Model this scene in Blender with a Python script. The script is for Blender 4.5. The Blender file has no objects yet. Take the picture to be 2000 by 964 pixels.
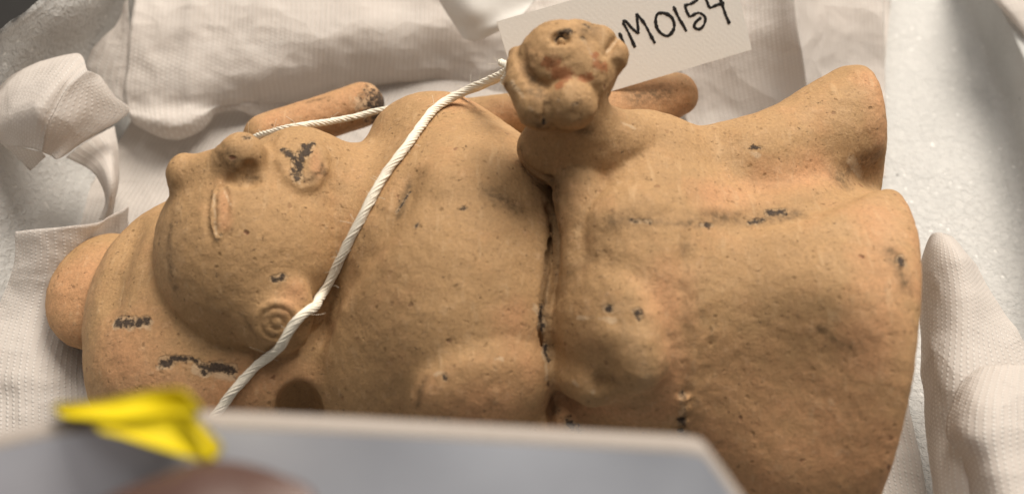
import bpy, math, random
import numpy as np
from mathutils import Matrix, Vector

# ------------------------------------------------------------------ camera, world, lamps, exposure
# All layout below is in millimetres (x right, y away, z up); the scene itself is in metres.
MM = 0.001
F_PX = 1963.0                      # focal length in pixels of the 2000 px wide photograph
ELEV = math.radians(48.0)          # the camera looks down at this angle
DIST = 245.0
TGT = np.array([0.0, 0.0, 25.0])
FWD = np.array([0.0, math.cos(ELEV), -math.sin(ELEV)])
RIGHT = np.array([1.0, 0.0, 0.0])
UP = np.array([0.0, math.sin(ELEV), math.cos(ELEV)])
CAM = TGT - FWD * DIST

sc = bpy.context.scene
COL = sc.collection
cam_data = bpy.data.cameras.new('camera')
cam = bpy.data.objects.new('camera', cam_data)
COL.objects.link(cam)
cam_data.sensor_width = 36.0
cam_data.lens = 36.0 * F_PX / 2000.0
cam_data.clip_start = 0.005
cam_data.clip_end = 20.0
rot = Matrix((RIGHT, UP, -FWD)).transposed()
cam.matrix_world = Matrix.Translation(Vector(CAM * MM)) @ rot.to_4x4()
cam_data.dof.use_dof = True
cam_data.dof.focus_distance = 0.235
cam_data.dof.aperture_fstop = 10.5
sc.camera = cam

world = bpy.data.worlds.new('World')
sc.world = world
world.use_nodes = True
wb = world.node_tree.nodes['Background']
wb.inputs[0].default_value = (1.0, 0.94, 0.88, 1)
wb.inputs[1].default_value = 0.22

def area_lamp(name, loc, target, size, power, color):
    d = bpy.data.lights.new(name, 'AREA')
    d.shape = 'RECTANGLE'
    d.size, d.size_y = size
    d.energy = power
    d.color = color
    o = bpy.data.objects.new(name, d)
    COL.objects.link(o)
    o.location = loc
    o.rotation_euler = (Vector(target) - Vector(loc)).to_track_quat('-Z', 'Y').to_euler()
    return o
# ceiling lamps: one beyond the tray to the right, one beyond to the left
area_lamp('ceiling_lamp_right', (0.55, 0.80, 1.55), (0, 0, 0), (1.05, 1.05), 51.0, (1.0, 0.91, 0.80))
area_lamp('ceiling_lamp_left', (-0.45, 0.40, 1.80), (0, 0, 0), (0.60, 0.40), 8.0, (1.0, 0.92, 0.83))

sc.view_settings.view_transform = 'Standard'
sc.view_settings.look = 'None'
sc.view_settings.exposure = 0.15
sc.view_settings.gamma = 1.0
sc.view_settings.use_curve_mapping = False
sc.render.engine = 'CYCLES'
sc.cycles.use_denoising = True

# ------------------------------------------------------------------ layout helpers
def ray(px, py):
    d = RIGHT * (px - 1000.0) + UP * (482.0 - py) + FWD * F_PX
    return d / F_PX                 # unit depth along FWD

def P(px, py, z):
    d = ray(px, py)
    return CAM + d * ((z - CAM[2]) / d[2])

def PY(px, py, y):
    d = ray(px, py)
    return CAM + d * ((y - CAM[1]) / d[1])

def Q(px, py, depth):
    return CAM + ray(px, py) * depth

def mmpx(p):
    return float(np.dot(p - CAM, FWD)) / F_PX

_rng = np.random.RandomState(7)
_LAT = _rng.rand(64, 64, 64).astype(np.float32)
def vnoise(p, scale, off=0.0):
    """value noise in -1..1 at points p (N,3), feature size = scale mm"""
    q = p / scale + off + 1000.0
    i = np.floor(q).astype(np.int64)
    f = (q - i).astype(np.float32)
    f = f * f * f * (f * (f * 6 - 15) + 10)
    i0 = i & 63
    i1 = (i + 1) & 63
    x0, y0, z0 = i0.T
    x1, y1, z1 = i1.T
    fx, fy, fz = f.T
    def L(a, b, c): return _LAT[a, b, c]
    a = L(x0, y0, z0) * (1 - fx) + L(x1, y0, z0) * fx
    b = L(x0, y1, z0) * (1 - fx) + L(x1, y1, z0) * fx
    c = L(x0, y0, z1) * (1 - fx) + L(x1, y0, z1) * fx
    d = L(x0, y1, z1) * (1 - fx) + L(x1, y1, z1) * fx
    return ((a * (1 - fy) + b * fy) * (1 - fz) + (c * (1 - fy) + d * fy) * fz) * 2 - 1

def fbm(p, scale, oct=3, off=0.0):
    s = 0.0; a = 1.0; t = 0.0
    for k in range(oct):
        s = s + a * vnoise(p, scale, off + 17.3 * k); t += a
        a *= 0.5; scale *= 0.5
    return s / t

# ------------------------------------------------------------------ node helpers
class NT:
    def __init__(self, name):
        self.m = bpy.data.materials.new(name)
        self.m.use_nodes = True
        self.t = self.m.node_tree
        self.b = self.t.nodes['Principled BSDF']
        self.out = self.t.nodes['Material Output']
    def n(self, typ, **kw):
        nd = self.t.nodes.new(typ)
        for k, v in kw.items():
            if k.startswith('i_'):
                nd.inputs[k[2:].replace('_', ' ')].default_value = v
            else:
                setattr(nd, k, v)
        return nd
    def link(self, a, b): self.t.links.new(a, b)
    def math(self, op, a, b=None, clamp=False):
        nd = self.t.nodes.new('ShaderNodeMath'); nd.operation = op; nd.use_clamp = clamp
        for k, v in enumerate((a, b)):
            if v is None: continue
            if isinstance(v, (int, float)): nd.inputs[k].default_value = v
            else: self.link(v, nd.inputs[k])
        return nd.outputs[0]
    def mix(self, fac, a, b, blend='MIX'):
        nd = self.t.nodes.new('ShaderNodeMix'); nd.data_type = 'RGBA'; nd.blend_type = blend
        for sock, v in ((nd.inputs['Factor'], fac), (nd.inputs[6], a), (nd.inputs[7], b)):
            if isinstance(v, (int, float)): sock.default_value = v
            elif isinstance(v, tuple): sock.default_value = v if len(v) == 4 else (*v, 1)
            else: self.link(v, sock)
        return nd.outputs[2]
    def ramp(self, x, lo, hi, a=0.0, b=1.0):
        nd = self.t.nodes.new('ShaderNodeMapRange')
        nd.inputs['From Min'].default_value = lo; nd.inputs['From Max'].default_value = hi
        nd.inputs['To Min'].default_value = a; nd.inputs['To Max'].default_value = b
        self.link(x, nd.inputs['Value'])
        return nd.outputs[0]
    def noise(self, vec, scale, detail=3.0, rough=0.55, dist=0.0):
        nd = self.n('ShaderNodeTexNoise'); nd.inputs['Scale'].default_value = scale
        nd.inputs['Detail'].default_value = detail; nd.inputs['Roughness'].default_value = rough
        nd.inputs['Distortion'].default_value = dist
        if vec is not None: self.link(vec, nd.inputs['Vector'])
        return nd.outputs[0]
    def voro(self, vec, scale, feature='F1', rnd=1.0):
        nd = self.n('ShaderNodeTexVoronoi'); nd.feature = feature
        nd.inputs['Scale'].default_value = scale; nd.inputs['Randomness'].default_value = rnd
        self.link(vec, nd.inputs['Vector'])
        return nd
    def attr(self, name):
        nd = self.n('ShaderNodeAttribute'); nd.attribute_name = name
        return nd.outputs['Fac']
    def bump(self, h, strength, dist, prev=None):
        nd = self.n('ShaderNodeBump'); nd.inputs['Strength'].default_value = strength
        nd.inputs['Distance'].default_value = dist
        self.link(h, nd.inputs['Height'])
        if prev is not None: self.link(prev, nd.inputs['Normal'])
        return nd.outputs[0]

def objvec(t):
    return t.n('ShaderNodeTexCoord').outputs['Object']

# terracotta: attributes warm (clean orange clay), soot (black paint), chalk, grime_shade (dirt and painted shade), red come from the figure itself
def mat_terracotta():
    t = NT('terracotta'); v = objvec(t)
    big = t.noise(v, 55.0, 4.0, 0.55)
    mid = t.noise(v, 210.0, 5.0, 0.6)
    fine = t.noise(v, 1500.0, 5.0, 0.7)
    warm = t.math('ADD', t.attr('warm'), t.ramp(big, 0.38, 0.68, -0.16, 0.24))
    warm = t.math('ADD', warm, t.ramp(mid, 0.35, 0.7, -0.25, 0.26), True)
    base = t.mix(warm, (0.432, 0.264, 0.124), (0.515, 0.276, 0.136))
    base = t.mix(t.ramp(fine, 0.36, 0.66, 0.0, 0.8), base, t.mix(0.6, base, (0.22, 0.135, 0.07)))
    lt = t.ramp(t.noise(v, 420.0, 5.0, 0.65), 0.58, 0.78, 0.0, 0.5)
    base = t.mix(lt, base, (0.58, 0.40, 0.24))
    stain = t.noise(v, 34.0, 5.0, 0.6, 0.4)
    base = t.mix(t.ramp(stain, 0.48, 0.68, 0.0, 0.36), base, (0.265, 0.160, 0.072))
    base = t.mix(t.ramp(stain, 0.44, 0.28, 0.0, 0.3), base, (0.55, 0.375, 0.22))
    mp = t.n('ShaderNodeMapping'); mp.inputs['Scale'].default_value = (1.0, 0.16, 0.6); mp.inputs['Rotation'].default_value = (0, 0, 0.5); t.link(v, mp.inputs['Vector'])
    tool = t.noise(mp.outputs[0], 620.0, 3.0, 0.6)
    base = t.mix(t.ramp(tool, 0.58, 0.74, 0.0, 0.35), base, (0.56, 0.385, 0.22))
    # dirt settled in the seams, plus shade painted into recesses and skirt hollow
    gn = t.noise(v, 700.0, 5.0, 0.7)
    gr = t.math('MULTIPLY', t.attr('grime_shade'), t.ramp(gn, 0.30, 0.60))
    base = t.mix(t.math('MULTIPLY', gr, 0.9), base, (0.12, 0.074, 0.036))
    # red slip patches
    rd = t.ramp(t.math('ADD', t.attr('red'), t.ramp(gn, 0.2, 0.8, -0.5, 0.5)), 0.45, 0.75)
    base = t.mix(t.math('MULTIPLY', rd, 0.85), base, (0.25, 0.088, 0.032))
    # chalky scratches
    ck = t.ramp(t.math('ADD', t.attr('chalk'), t.ramp(gn, 0.2, 0.8, -0.55, 0.55)), 0.5, 0.8)
    base = t.mix(t.math('MULTIPLY', ck, 0.45), base, (0.60, 0.46, 0.31))
    # pores and red-brown grains
    vd = t.n('ShaderNodeVectorMath', operation='ADD'); t.link(v, vd.inputs[0])
    wob = t.n('ShaderNodeTexNoise'); wob.inputs['Scale'].default_value = 900.0; t.link(v, wob.inputs['Vector'])
    ws = t.n('ShaderNodeVectorMath', operation='SCALE'); t.link(wob.outputs['Color'], ws.inputs[0]); ws.inputs['Scale'].default_value = 0.0012
    t.link(ws.outputs[0], vd.inputs[1])
    vo = t.voro(vd.outputs[0], 260.0)
    pick = t.n('ShaderNodeSeparateColor'); t.link(vo.outputs['Color'], pick.inputs[0])
    rare = t.math('MULTIPLY', t.ramp(pick.outputs[0], 0.74, 0.95), t.ramp(t.noise(v, 70.0, 2.0), 0.44, 0.60, 0.12, 1.0))
    pore = t.math('MULTIPLY', t.ramp(vo.outputs['Distance'], 0.10, 0.19, 1.0, 0.0), rare)
    vo2 = t.voro(vd.outputs[0], 560.0)
    pick2 = t.n('ShaderNodeSeparateColor'); t.link(vo2.outputs['Color'], pick2.inputs[0])
    clus = t.ramp(t.noise(v, 90.0, 3.0), 0.42, 0.62, 0.4, 1.0)
    pore2 = t.math('MULTIPLY', t.math('MULTIPLY', t.ramp(vo2.outputs['Distance'], 0.12, 0.30, 1.0, 0.0), t.ramp(pick2.outputs[1], 0.45, 0.9)), clus)
    base = t.mix(t.math('MULTIPLY', pore, 0.85), base, t.mix(pick.outputs[2], (0.035, 0.02, 0.014), (0.14, 0.035, 0.015)))
    base = t.mix(t.math('MULTIPLY', pore2, 0.62), base, (0.14, 0.08, 0.03))
    # black paint: ragged flakes
    sn = t.noise(v, 850.0, 6.0, 0.75)
    soot = t.ramp(t.math('ADD', t.attr('soot'), t.ramp(sn, 0.3, 0.7, -0.75, 0.75)), 0.46, 0.78)
    halo = t.ramp(t.math('ADD', t.attr('soot'), t.ramp(gn, 0.2, 0.8, -0.45, 0.45)), 0.22, 0.42)
    base = t.mix(t.math('MULTIPLY', halo, 0.42), base, (0.50, 0.36, 0.22))
    base = t.mix(t.math('MULTIPLY', soot, 0.93), base, t.mix(t.ramp(fine, 0.35, 0.65), (0.010, 0.008, 0.008), (0.055, 0.038, 0.03)))
    t.link(base, t.b.inputs['Base Color'])
    t.link(t.ramp(mid, 0.3, 0.7, 0.62, 0.8), t.b.inputs['Roughness'])
    t.b.inputs['Specular IOR Level'].default_value = 0.28
    h = t.math('ADD', t.math('ADD', t.math('MULTIPLY', fine, 0.65), t.math('MULTIPLY', mid, 0.9)), t.math('MULTIPLY', tool, 0.5))
    h = t.math('SUBTRACT', h, t.math('MULTIPLY', t.math('ADD', pore, t.math('MULTIPLY', pore2, 0.6)), 0.9))
    h = t.math('ADD', h, t.math('MULTIPLY', t.math('SUBTRACT', t.math('MULTIPLY', soot, t.math('ADD', fine, 0.4)), halo), 0.7))
    t.link(t.bump(h, 0.7, 0.00045), t.b.inputs['Normal'])
    return t.m

def mat_tissue(name, col=(0.78, 0.735, 0.695), pitch=1.45, dash=1.05, depth=0.00018):
    t = NT(name)
    uv = t.n('ShaderNodeUVMap').outputs[0]
    sep = t.n('ShaderNodeSeparateXYZ'); t.link(uv, sep.inputs[0])
    u = t.math('DIVIDE', sep.outputs[0], pitch)
    ui = t.math('FLOOR', u)
    uf = t.math('ABSOLUTE', t.math('SUBTRACT', t.math('FRACT', u), 0.5))
    vv = t.math('ADD', t.math('DIVIDE', sep.outputs[1], dash), t.math('MULTIPLY', t.math('MODULO', ui, 2.0), 0.5))
    vf = t.math('ABSOLUTE', t.math('SUBTRACT', t.math('FRACT', vv), 0.5))
    dot = t.math('MULTIPLY', t.ramp(uf, 0.10, 0.22, 1.0, 0.0), t.ramp(vf, 0.20, 0.34, 1.0, 0.0))
    v = objvec(t)
    fib = t.noise(v, 2200.0, 3.0, 0.6)
    wr = t.noise(v, 160.0, 4.0, 0.55)
    patch = t.ramp(t.noise(v, 30.0, 2.0), 0.38, 0.62, 0.3, 1.0)
    dotp = t.math('MULTIPLY', dot, patch)
    c = t.mix(t.math('MULTIPLY', dotp, 0.9), (*col, 1), (0.93, 0.91, 0.88, 1))
    c = t.mix(t.ramp(fib, 0.3, 0.7, 0.0, 0.12), c, (0.62, 0.58, 0.54, 1))
    t.link(c, t.b.inputs['Base Color'])
    t.b.inputs['Roughness'].default_value = 0.72
    t.b.inputs['Specular IOR Level'].default_value = 0.25
    h = t.math('ADD', t.math('MULTIPLY', dotp, 1.0), t.math('MULTIPLY', fib, 0.35))
    wv = t.n('ShaderNodeTexNoise'); wv.inputs['Scale'].default_value = 60.0; t.link(v, wv.inputs['Vector'])
    wsc = t.n('ShaderNodeVectorMath', operation='SCALE'); t.link(wv.outputs['Color'], wsc.inputs[0]); wsc.inputs['Scale'].default_value = 0.012
    wad = t.n('ShaderNodeVectorMath', operation='ADD'); t.link(v, wad.inputs[0]); t.link(wsc.outputs[0], wad.inputs[1])
    cr1 = t.voro(wad.outputs[0], 42.0).outputs['Distance']; cr2 = t.voro(wad.outputs[0], 110.0).outputs['Distance']
    nrm = t.bump(wr, 0.4, 0.0009)
    nrm = t.bump(cr1, 0.55, 0.0055, nrm)
    nrm = t.bump(cr2, 0.4, 0.0016, nrm)
    nrm = t.bump(h, 0.8, depth, nrm)
    t.link(nrm, t.b.inputs['Normal'])
    tr = t.n('ShaderNodeBsdfTranslucent'); t.link(c, tr.inputs[0]); t.link(nrm, tr.inputs['Normal'])
    mx = t.n('ShaderNodeMixShader'); mx.inputs[0].default_value = 0.5
    t.link(t.b.outputs[0], mx.inputs[1]); t.link(tr.outputs[0], mx.inputs[2])
    t.link(mx.outputs[0], t.out.inputs['Surface'])
    return t.m

def mat_foam():
    t = NT('polyethylene_foam'); v = objvec(t)
    d = t.n('ShaderNodeVectorMath', operation='ADD'); t.link(v, d.inputs[0])
    wob = t.n('ShaderNodeTexNoise'); wob.inputs['Scale'].default_value = 350.0; wob.inputs['Detail'].default_value = 3; t.link(v, wob.inputs['Vector'])
    ws = t.n('ShaderNodeVectorMath', operation='SCALE'); t.link(wob.outputs['Color'], ws.inputs[0]); ws.inputs['Scale'].default_value = 0.004
    t.link(ws.outputs[0], d.inputs[1])
    c1 = t.voro(d.outputs[0], 520.0); c2 = t.voro(d.outputs[0], 1300.0)
    pk = t.n('ShaderNodeSeparateColor'); t.link(c1.outputs['Color'], pk.inputs[0])
    pk2 = t.n('ShaderNodeSeparateColor'); t.link(c2.outputs['Color'], pk2.inputs[0])
    cut = t.attr('cut')
    tone = t.math('MULTIPLY', t.math('ADD', t.math('MULTIPLY', pk.outputs[0], 0.5), t.math('MULTIPLY', pk2.outputs[0], 0.5)), cut)
    c = t.mix(tone, (0.45, 0.45, 0.44), (0.51, 0.505, 0.49))
    glint = t.math('MULTIPLY', t.math('MULTIPLY', t.ramp(pk.outputs[1], 0.86, 0.98), t.ramp(c1.outputs['Distance'], 0.10, 0.34, 0.8, 0.0)), cut)  # sparkle of the cut cells painted into the base colour
    c = t.mix(glint, c, (0.97, 0.96, 0.93))
    dust = t.voro(v, 75.0); pd = t.n('ShaderNodeSeparateColor'); t.link(dust.outputs['Color'], pd.inputs[0])
    sp = t.math('MULTIPLY', t.ramp(dust.outputs['Distance'], 0.025, 0.05, 1.0, 0.0), t.ramp(pd.outputs[0], 0.55, 0.7))
    c = t.mix(t.math('MULTIPLY', sp, 0.7), c, (0.10, 0.10, 0.10))
    t.link(c, t.b.inputs['Base Color'])
    t.link(t.ramp(pk2.outputs[1], 0.0, 1.0, 0.45, 0.8), t.b.inputs['Roughness'])
    t.b.inputs['Specular IOR Level'].default_value = 0.3
    h = t.math('ADD', t.math('MULTIPLY', c1.outputs['Distance'], 1.0), t.math('MULTIPLY', c2.outputs['Distance'], 0.6))
    h = t.math('MULTIPLY', h, t.math('ADD', t.math('MULTIPLY', cut, 0.85), 0.15))
    n1 = t.bump(t.noise(v, 60.0, 3.0), 0.3, 0.002)
    t.link(t.bump(h, 0.8, 0.0005, n1), t.b.inputs['Normal'])
    return t.m

def mat_simple(name, col, rough=0.6, spec=0.3, grain=0.0, gscale=900.0, gcol=None, bump=0.0, transl=0.0, sss=0.0):
    t = NT(name); v = objvec(t)
    f = t.noise(v, gscale, 4.0, 0.6)
    c = t.mix(t.ramp(f, 0.3, 0.7, 0.0, grain), (*col, 1), (*(gcol or tuple(x * 0.6 for x in col)), 1))
    t.link(c, t.b.inputs['Base Color'])
    t.b.inputs['Roughness'].default_value = rough
    t.b.inputs['Specular IOR Level'].default_value = spec
    if sss:
        t.b.inputs['Subsurface Weight'].default_value = sss
        t.b.inputs['Subsurface Radius'].default_value = (1.0, 0.35, 0.2)
        t.b.inputs['Subsurface Scale'].default_value = 0.002
    if bump: t.link(t.bump(f, 0.7, bump), t.b.inputs['Normal'])
    if transl:
        tr = t.n('ShaderNodeBsdfTranslucent'); t.link(c, tr.inputs[0])
        mx = t.n('ShaderNodeMixShader'); mx.inputs[0].default_value = transl
        t.link(t.b.outputs[0], mx.inputs[1]); t.link(tr.outputs[0], mx.inputs[2])
        t.link(mx.outputs[0], t.out.inputs['Surface'])
    return t.m

M_TERRA = mat_terracotta()
M_TISSUE = mat_tissue('embossed_tissue')
M_FOAM = mat_foam()

# ------------------------------------------------------------------ object helpers
def new_mesh(name, verts_mm, faces, mat, parent=None, smooth=True):
    me = bpy.data.meshes.new(name)
    v = np.asarray(verts_mm, dtype=np.float64) * MM
    me.from_pydata(v.tolist(), [], [tuple(int(i) for i in f) for f in faces])
    me.update()
    if smooth: me.polygons.foreach_set('use_smooth', [True] * len(me.polygons))
    if mat: me.materials.append(mat)
    o = bpy.data.objects.new(name, me)
    COL.objects.link(o)
    if parent is not None: o.parent = parent
    return o

def tag(o, label=None, cat=None, group=None, kind=None):
    if label: o['label'] = label
    if cat: o['category'] = cat
    if group: o['group'] = group
    if kind: o['kind'] = kind
    return o

def empty(name, loc_mm=(0, 0, 0)):
    o = bpy.data.objects.new(name, None)
    o.empty_display_size = 0.01
    COL.objects.link(o)
    return o

def catmull(pts, n):
    pts = np.asarray(pts, float)
    if len(pts) == 2:
        s = np.linspace(0, 1, n).reshape((-1,) + (1,) * (pts.ndim - 1))
        return pts[0] * (1 - s) + pts[1] * s
    ext = np.concatenate([(2 * pts[0] - pts[1])[None], pts, (2 * pts[-1] - pts[-2])[None]])
    seg = np.linalg.norm(np.diff(pts, axis=0), axis=-1).reshape(len(pts) - 1, -1).mean(axis=1)
    cum = np.concatenate([[0], np.cumsum(np.maximum(seg, 1e-6))])
    s = np.linspace(0, cum[-1], n)
    k = np.clip(np.searchsorted(cum, s, side='right') - 1, 0, len(pts) - 2)
    t = ((s - cum[k]) / (cum[k + 1] - cum[k])).reshape((-1,) + (1,) * (pts.ndim - 1))
    p0, p1, p2, p3 = ext[k], ext[k + 1], ext[k + 2], ext[k + 3]
    return 0.5 * (2 * p1 + (p2 - p0) * t + (2 * p0 - 5 * p1 + 4 * p2 - p3) * t ** 2 + (3 * p1 - p0 - 3 * p2 + p3) * t ** 3)

def grid_faces(nu, nv, close_u=False):
    a = np.arange(nu * nv).reshape(nu, nv)
    if close_u: a = np.vstack([a, a[:1]])
    return np.stack([a[:-1, :-1], a[1:, :-1], a[1:, 1:], a[:-1, 1:]], axis=-1).reshape(-1, 4)

def sweep(path, rads, nseg=12, squash=None):
    """tube of varying radius round a path; returns verts, faces (capped)"""
    path = np.asarray(path, float); n = len(path)
    rads = np.broadcast_to(np.asarray(rads, float), (n,))
    tan = np.gradient(path, axis=0); tan /= np.linalg.norm(tan, axis=1)[:, None] + 1e-9
    nrm = np.cross(tan[0], [0.13, 0.37, 0.92]); nrm /= np.linalg.norm(nrm)
    V = []
    for i in range(n):
        nrm = nrm - tan[i] * np.dot(nrm, tan[i]); nrm /= np.linalg.norm(nrm)
        b = np.cross(tan[i], nrm)
        a = np.arange(nseg) * 2 * math.pi / nseg
        V.append(path[i] + rads[i] * (np.cos(a)[:, None] * nrm + np.sin(a)[:, None] * b))
    V = np.concatenate(V)
    Fs = []
    for i in range(n - 1):
        for j in range(nseg):
            k = (j + 1) % nseg
            Fs.append((i * nseg + j, i * nseg + k, (i + 1) * nseg + k, (i + 1) * nseg + j))
    Fs.append(tuple(range(nseg - 1, -1, -1)))
    Fs.append(tuple((n - 1) * nseg + j for j in range(nseg)))
    return V, Fs

# ------------------------------------------------------------------ solid modelling by distance fields
class Solid:
    def __init__(self): self.prims = []
    @staticmethod
    def _frame(axes):
        return np.eye(3) if axes is None else np.asarray(axes, float)
    def add(self, fn, lo, hi, k, part, op):
        self.prims.append((fn, np.asarray(lo, float), np.asarray(hi, float), k, part, op))
    def ell(self, c, r, k=3.0, part=0, op='+', axes=None, clip=None):
        c = np.asarray(c, float); r = np.asarray(r, float) * np.ones(3); A = self._frame(axes)
        def fn(p):
            q = (p - c) @ A.T
            k0 = np.sqrt(((q / r) ** 2).sum(-1)); k1 = np.sqrt(((q / r ** 2) ** 2).sum(-1)) + 1e-9
            d = np.where(k0 < 0.02, -r.min(), k0 * (k0 - 1) / k1)
            return self._clip(d, p, clip)
        ext = np.sqrt(((A * r[:, None]) ** 2).sum(0))
        self.add(fn, c - ext, c + ext, k, part, op)
    def cap(self, a, b, ra, rb, k=3.0, part=0, op='+', clip=None, flat=None):
        a = np.asarray(a, float); b = np.asarray(b, float)
        ab = b - a; L2 = float(ab @ ab)
        def fn(p):
            q = p - a
            t = np.clip((q @ ab) / L2, 0, 1)
            d = np.sqrt(((q - t[..., None] * ab) ** 2).sum(-1)) - (ra + (rb - ra) * t)
            return self._clip(d, p, clip)
        m = max(ra, rb)
        self.add(fn, np.minimum(a, b) - m, np.maximum(a, b) + m, k, part, op)
    def poly(self, pts, r, k=1.0, part=0, op='+'):
        pts = np.asarray(pts, float); rr = np.broadcast_to(np.asarray(r, float), (len(pts),))
        def fn(p):
            d = None
            for a, b, ra, rb in zip(pts[:-1], pts[1:], rr[:-1], rr[1:]):
                ab = b - a; q = p - a
                t = np.clip((q @ ab) / (ab @ ab + 1e-9), 0, 1)
                e = np.sqrt(((q - t[..., None] * ab) ** 2).sum(-1)) - (ra + (rb - ra) * t)
                d = e if d is None else np.minimum(d, e)
            return d
        self.add(fn, pts.min(0) - rr.max(), pts.max(0) + rr.max(), k, part, op)
    def torus(self, c, n, R, r, k=0.8, part=0, op='+'):
        c = np.asarray(c, float); n = np.asarray(n, float) / np.linalg.norm(n)
        def fn(p):
            q = p - c; w = q @ n
            rad = np.sqrt(np.maximum((q * q).sum(-1) - w * w, 0))
            return np.sqrt((rad - R) ** 2 + w * w) - r
        self.add(fn, c - R - r, c + R + r, k, part, op)
    @staticmethod
    def _clip(d, p, clip):
        if clip:
            for (pt, nn, kk) in clip:
                e = (p - np.asarray(pt)) @ np.asarray(nn)
                h = np.maximum(kk - np.abs(d - e), 0) / kk
                d = np.maximum(d, e) + h * h * kk * 0.25
        return d
    @staticmethod
    def comb(d, e, k, op):
        if op == '+':
            h = np.maximum(k - np.abs(d - e), 0) / k
            return np.minimum(d, e) - h * h * k * 0.25
        h = np.maximum(k - np.abs(d + e), 0) / k
        return np.maximum(d, -e) + h * h * k * 0.25
    def value(self, p):
        p = np.asarray(p, float)
        d = np.full(p.shape[:-1], 60.0)
        for fn, lo, hi, k, part, op in self.prims:
            m = np.all((p > lo - k - 6) & (p < hi + k + 6), axis=-1)
            if op == '+':
                far = np.sqrt((np.maximum(np.maximum(lo - p, p - hi), 0) ** 2).sum(-1))
                e = np.where(far > 6 + k, far, 0.0)
                if m.any(): e[m] = fn(p[m])
                d = np.where(m, self.comb(d, e, k, op), np.minimum(d, np.maximum(e, 6.0)))
            elif m.any():
                d[m] = self.comb(d[m], fn(p[m]), k, op)
        return d
    def normal(self, p, e=0.25):
        p = np.asarray(p, float)
        g = np.stack([self.value(p + np.eye(3)[i] * e) - self.value(p - np.eye(3)[i] * e) for i in range(3)], -1)
        return g / (np.linalg.norm(g, axis=-1, keepdims=True) + 1e-9)
    def hits(self, pix):
        """first points of the solid seen along the rays of the given pixels, with normals"""
        dirs = np.array([ray(*q) for q in pix]); dirs /= np.linalg.norm(dirs, axis=1)[:, None]
        t = np.full(len(pix), 90.0)
        for _ in range(110):
            d = self.value(CAM + dirs * t[:, None])
            t = t + np.clip(d * 0.75, -1.0, 12.0)
        p = CAM + dirs * t[:, None]
        return p, self.normal(p)
    def mesh(self, h):
        plus = [q for q in self.prims if q[5] == '+']
        lo = np.min([q[1] for q in plus], axis=0) - 3; hi = np.max([q[2] for q in plus], axis=0) + 3
        n = np.ceil((hi - lo) / h).astype(int) + 1
        G = np.full(n, 30.0, dtype=np.float32); LAB = np.zeros(n, dtype=np.int8)
        ax = [lo[i] + np.arange(n[i]) * h for i in range(3)]
        for fn, l, u, k, part, op in self.prims:
            i0 = np.maximum(np.floor((l - k - 2 * h - lo) / h).astype(int), 0)
            i1 = np.minimum(np.ceil((u + k + 2 * h - lo) / h).astype(int) + 1, n)
            if np.any(i1 <= i0): continue
            sl = tuple(slice(a, b) for a, b in zip(i0, i1))
            X = np.stack(np.meshgrid(*[ax[i][sl[i]] for i in range(3)], indexing='ij'), -1)
            e = fn(X).astype(np.float32)
            g = G[sl]
            if op == '+' and part:
                LAB[sl] = np.where(e < g, part, LAB[sl])
            G[sl] = self.comb(g, e, k, op)
        # surface nets
        inside = G < 0
        c = np.zeros(tuple(n - 1), dtype=np.int8)
        for dx in (0, 1):
            for dy in (0, 1):
                for dz in (0, 1):
                    c += inside[dx:n[0] - 1 + dx, dy:n[1] - 1 + dy, dz:n[2] - 1 + dz]
        act = (c > 0) & (c < 8)
        idx = np.argwhere(act)
        vid = np.full(act.shape, -1, dtype=np.int64); vid[act] = np.arange(len(idx))
        acc = np.zeros((len(idx), 3)); cnt = np.zeros(len(idx))
        corners = [(a, b, cc) for a in (0, 1) for b in (0, 1) for cc in (0, 1)]
        val = {q: G[idx[:, 0] + q[0], idx[:, 1] + q[1], idx[:, 2] + q[2]] for q in corners}
        for a in corners:
            for axis in range(3):
                if a[axis]: continue
                b = list(a); b[axis] = 1; b = tuple(b)
                va, vb = val[a], val[b]
                m = (va < 0) != (vb < 0)
                t = np.where(m, va / np.where(m, va - vb, 1), 0)
                pt = np.tile(np.array(a, float), (len(idx), 1)); pt[:, axis] = t
                acc[m] += pt[m]; cnt[m] += 1
        V = lo + (idx + acc / cnt[:, None]) * h
        F = []
        for axis in range(3):
            s0 = [slice(None)] * 3; s1 = [slice(None)] * 3
            s0[axis] = slice(0, n[axis] - 1); s1[axis] = slice(1, n[axis])
            A = inside[tuple(s0)]; B = inside[tuple(s1)]
            e = np.argwhere(A != B)
            u, w = (axis + 1) % 3, (axis + 2) % 3
            ok = (e[:, u] > 0) & (e[:, w] > 0) & (e[:, u] < n[u] - 1) & (e[:, w] < n[w] - 1)
            e = e[ok]; flip = A[tuple(e.T)]
            q = []
            for du, dw in ((-1, -1), (0, -1), (0, 0), (-1, 0)):
                z = e.copy(); z[:, u] += du; z[:, w] += dw
                q.append(vid[tuple(z.T)])
            q = np.stack(q, -1)
            q[~flip] = q[~flip][:, ::-1]
            F.append(q)
        F = np.concatenate(F)
        lab = LAB[tuple(idx.T)]
        return V, F, lab

def vert_normals(V, F):
    a, b, c, d = V[F[:, 0]], V[F[:, 1]], V[F[:, 2]], V[F[:, 3]]
    fn = np.cross(c - a, d - b)
    N = np.zeros_like(V)
    for j in range(4): 
        for ax in range(3): N[:, ax] += np.bincount(F[:, j], fn[:, ax], len(V))
    return N / (np.linalg.norm(N, axis=1)[:, None] + 1e-12)

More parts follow.
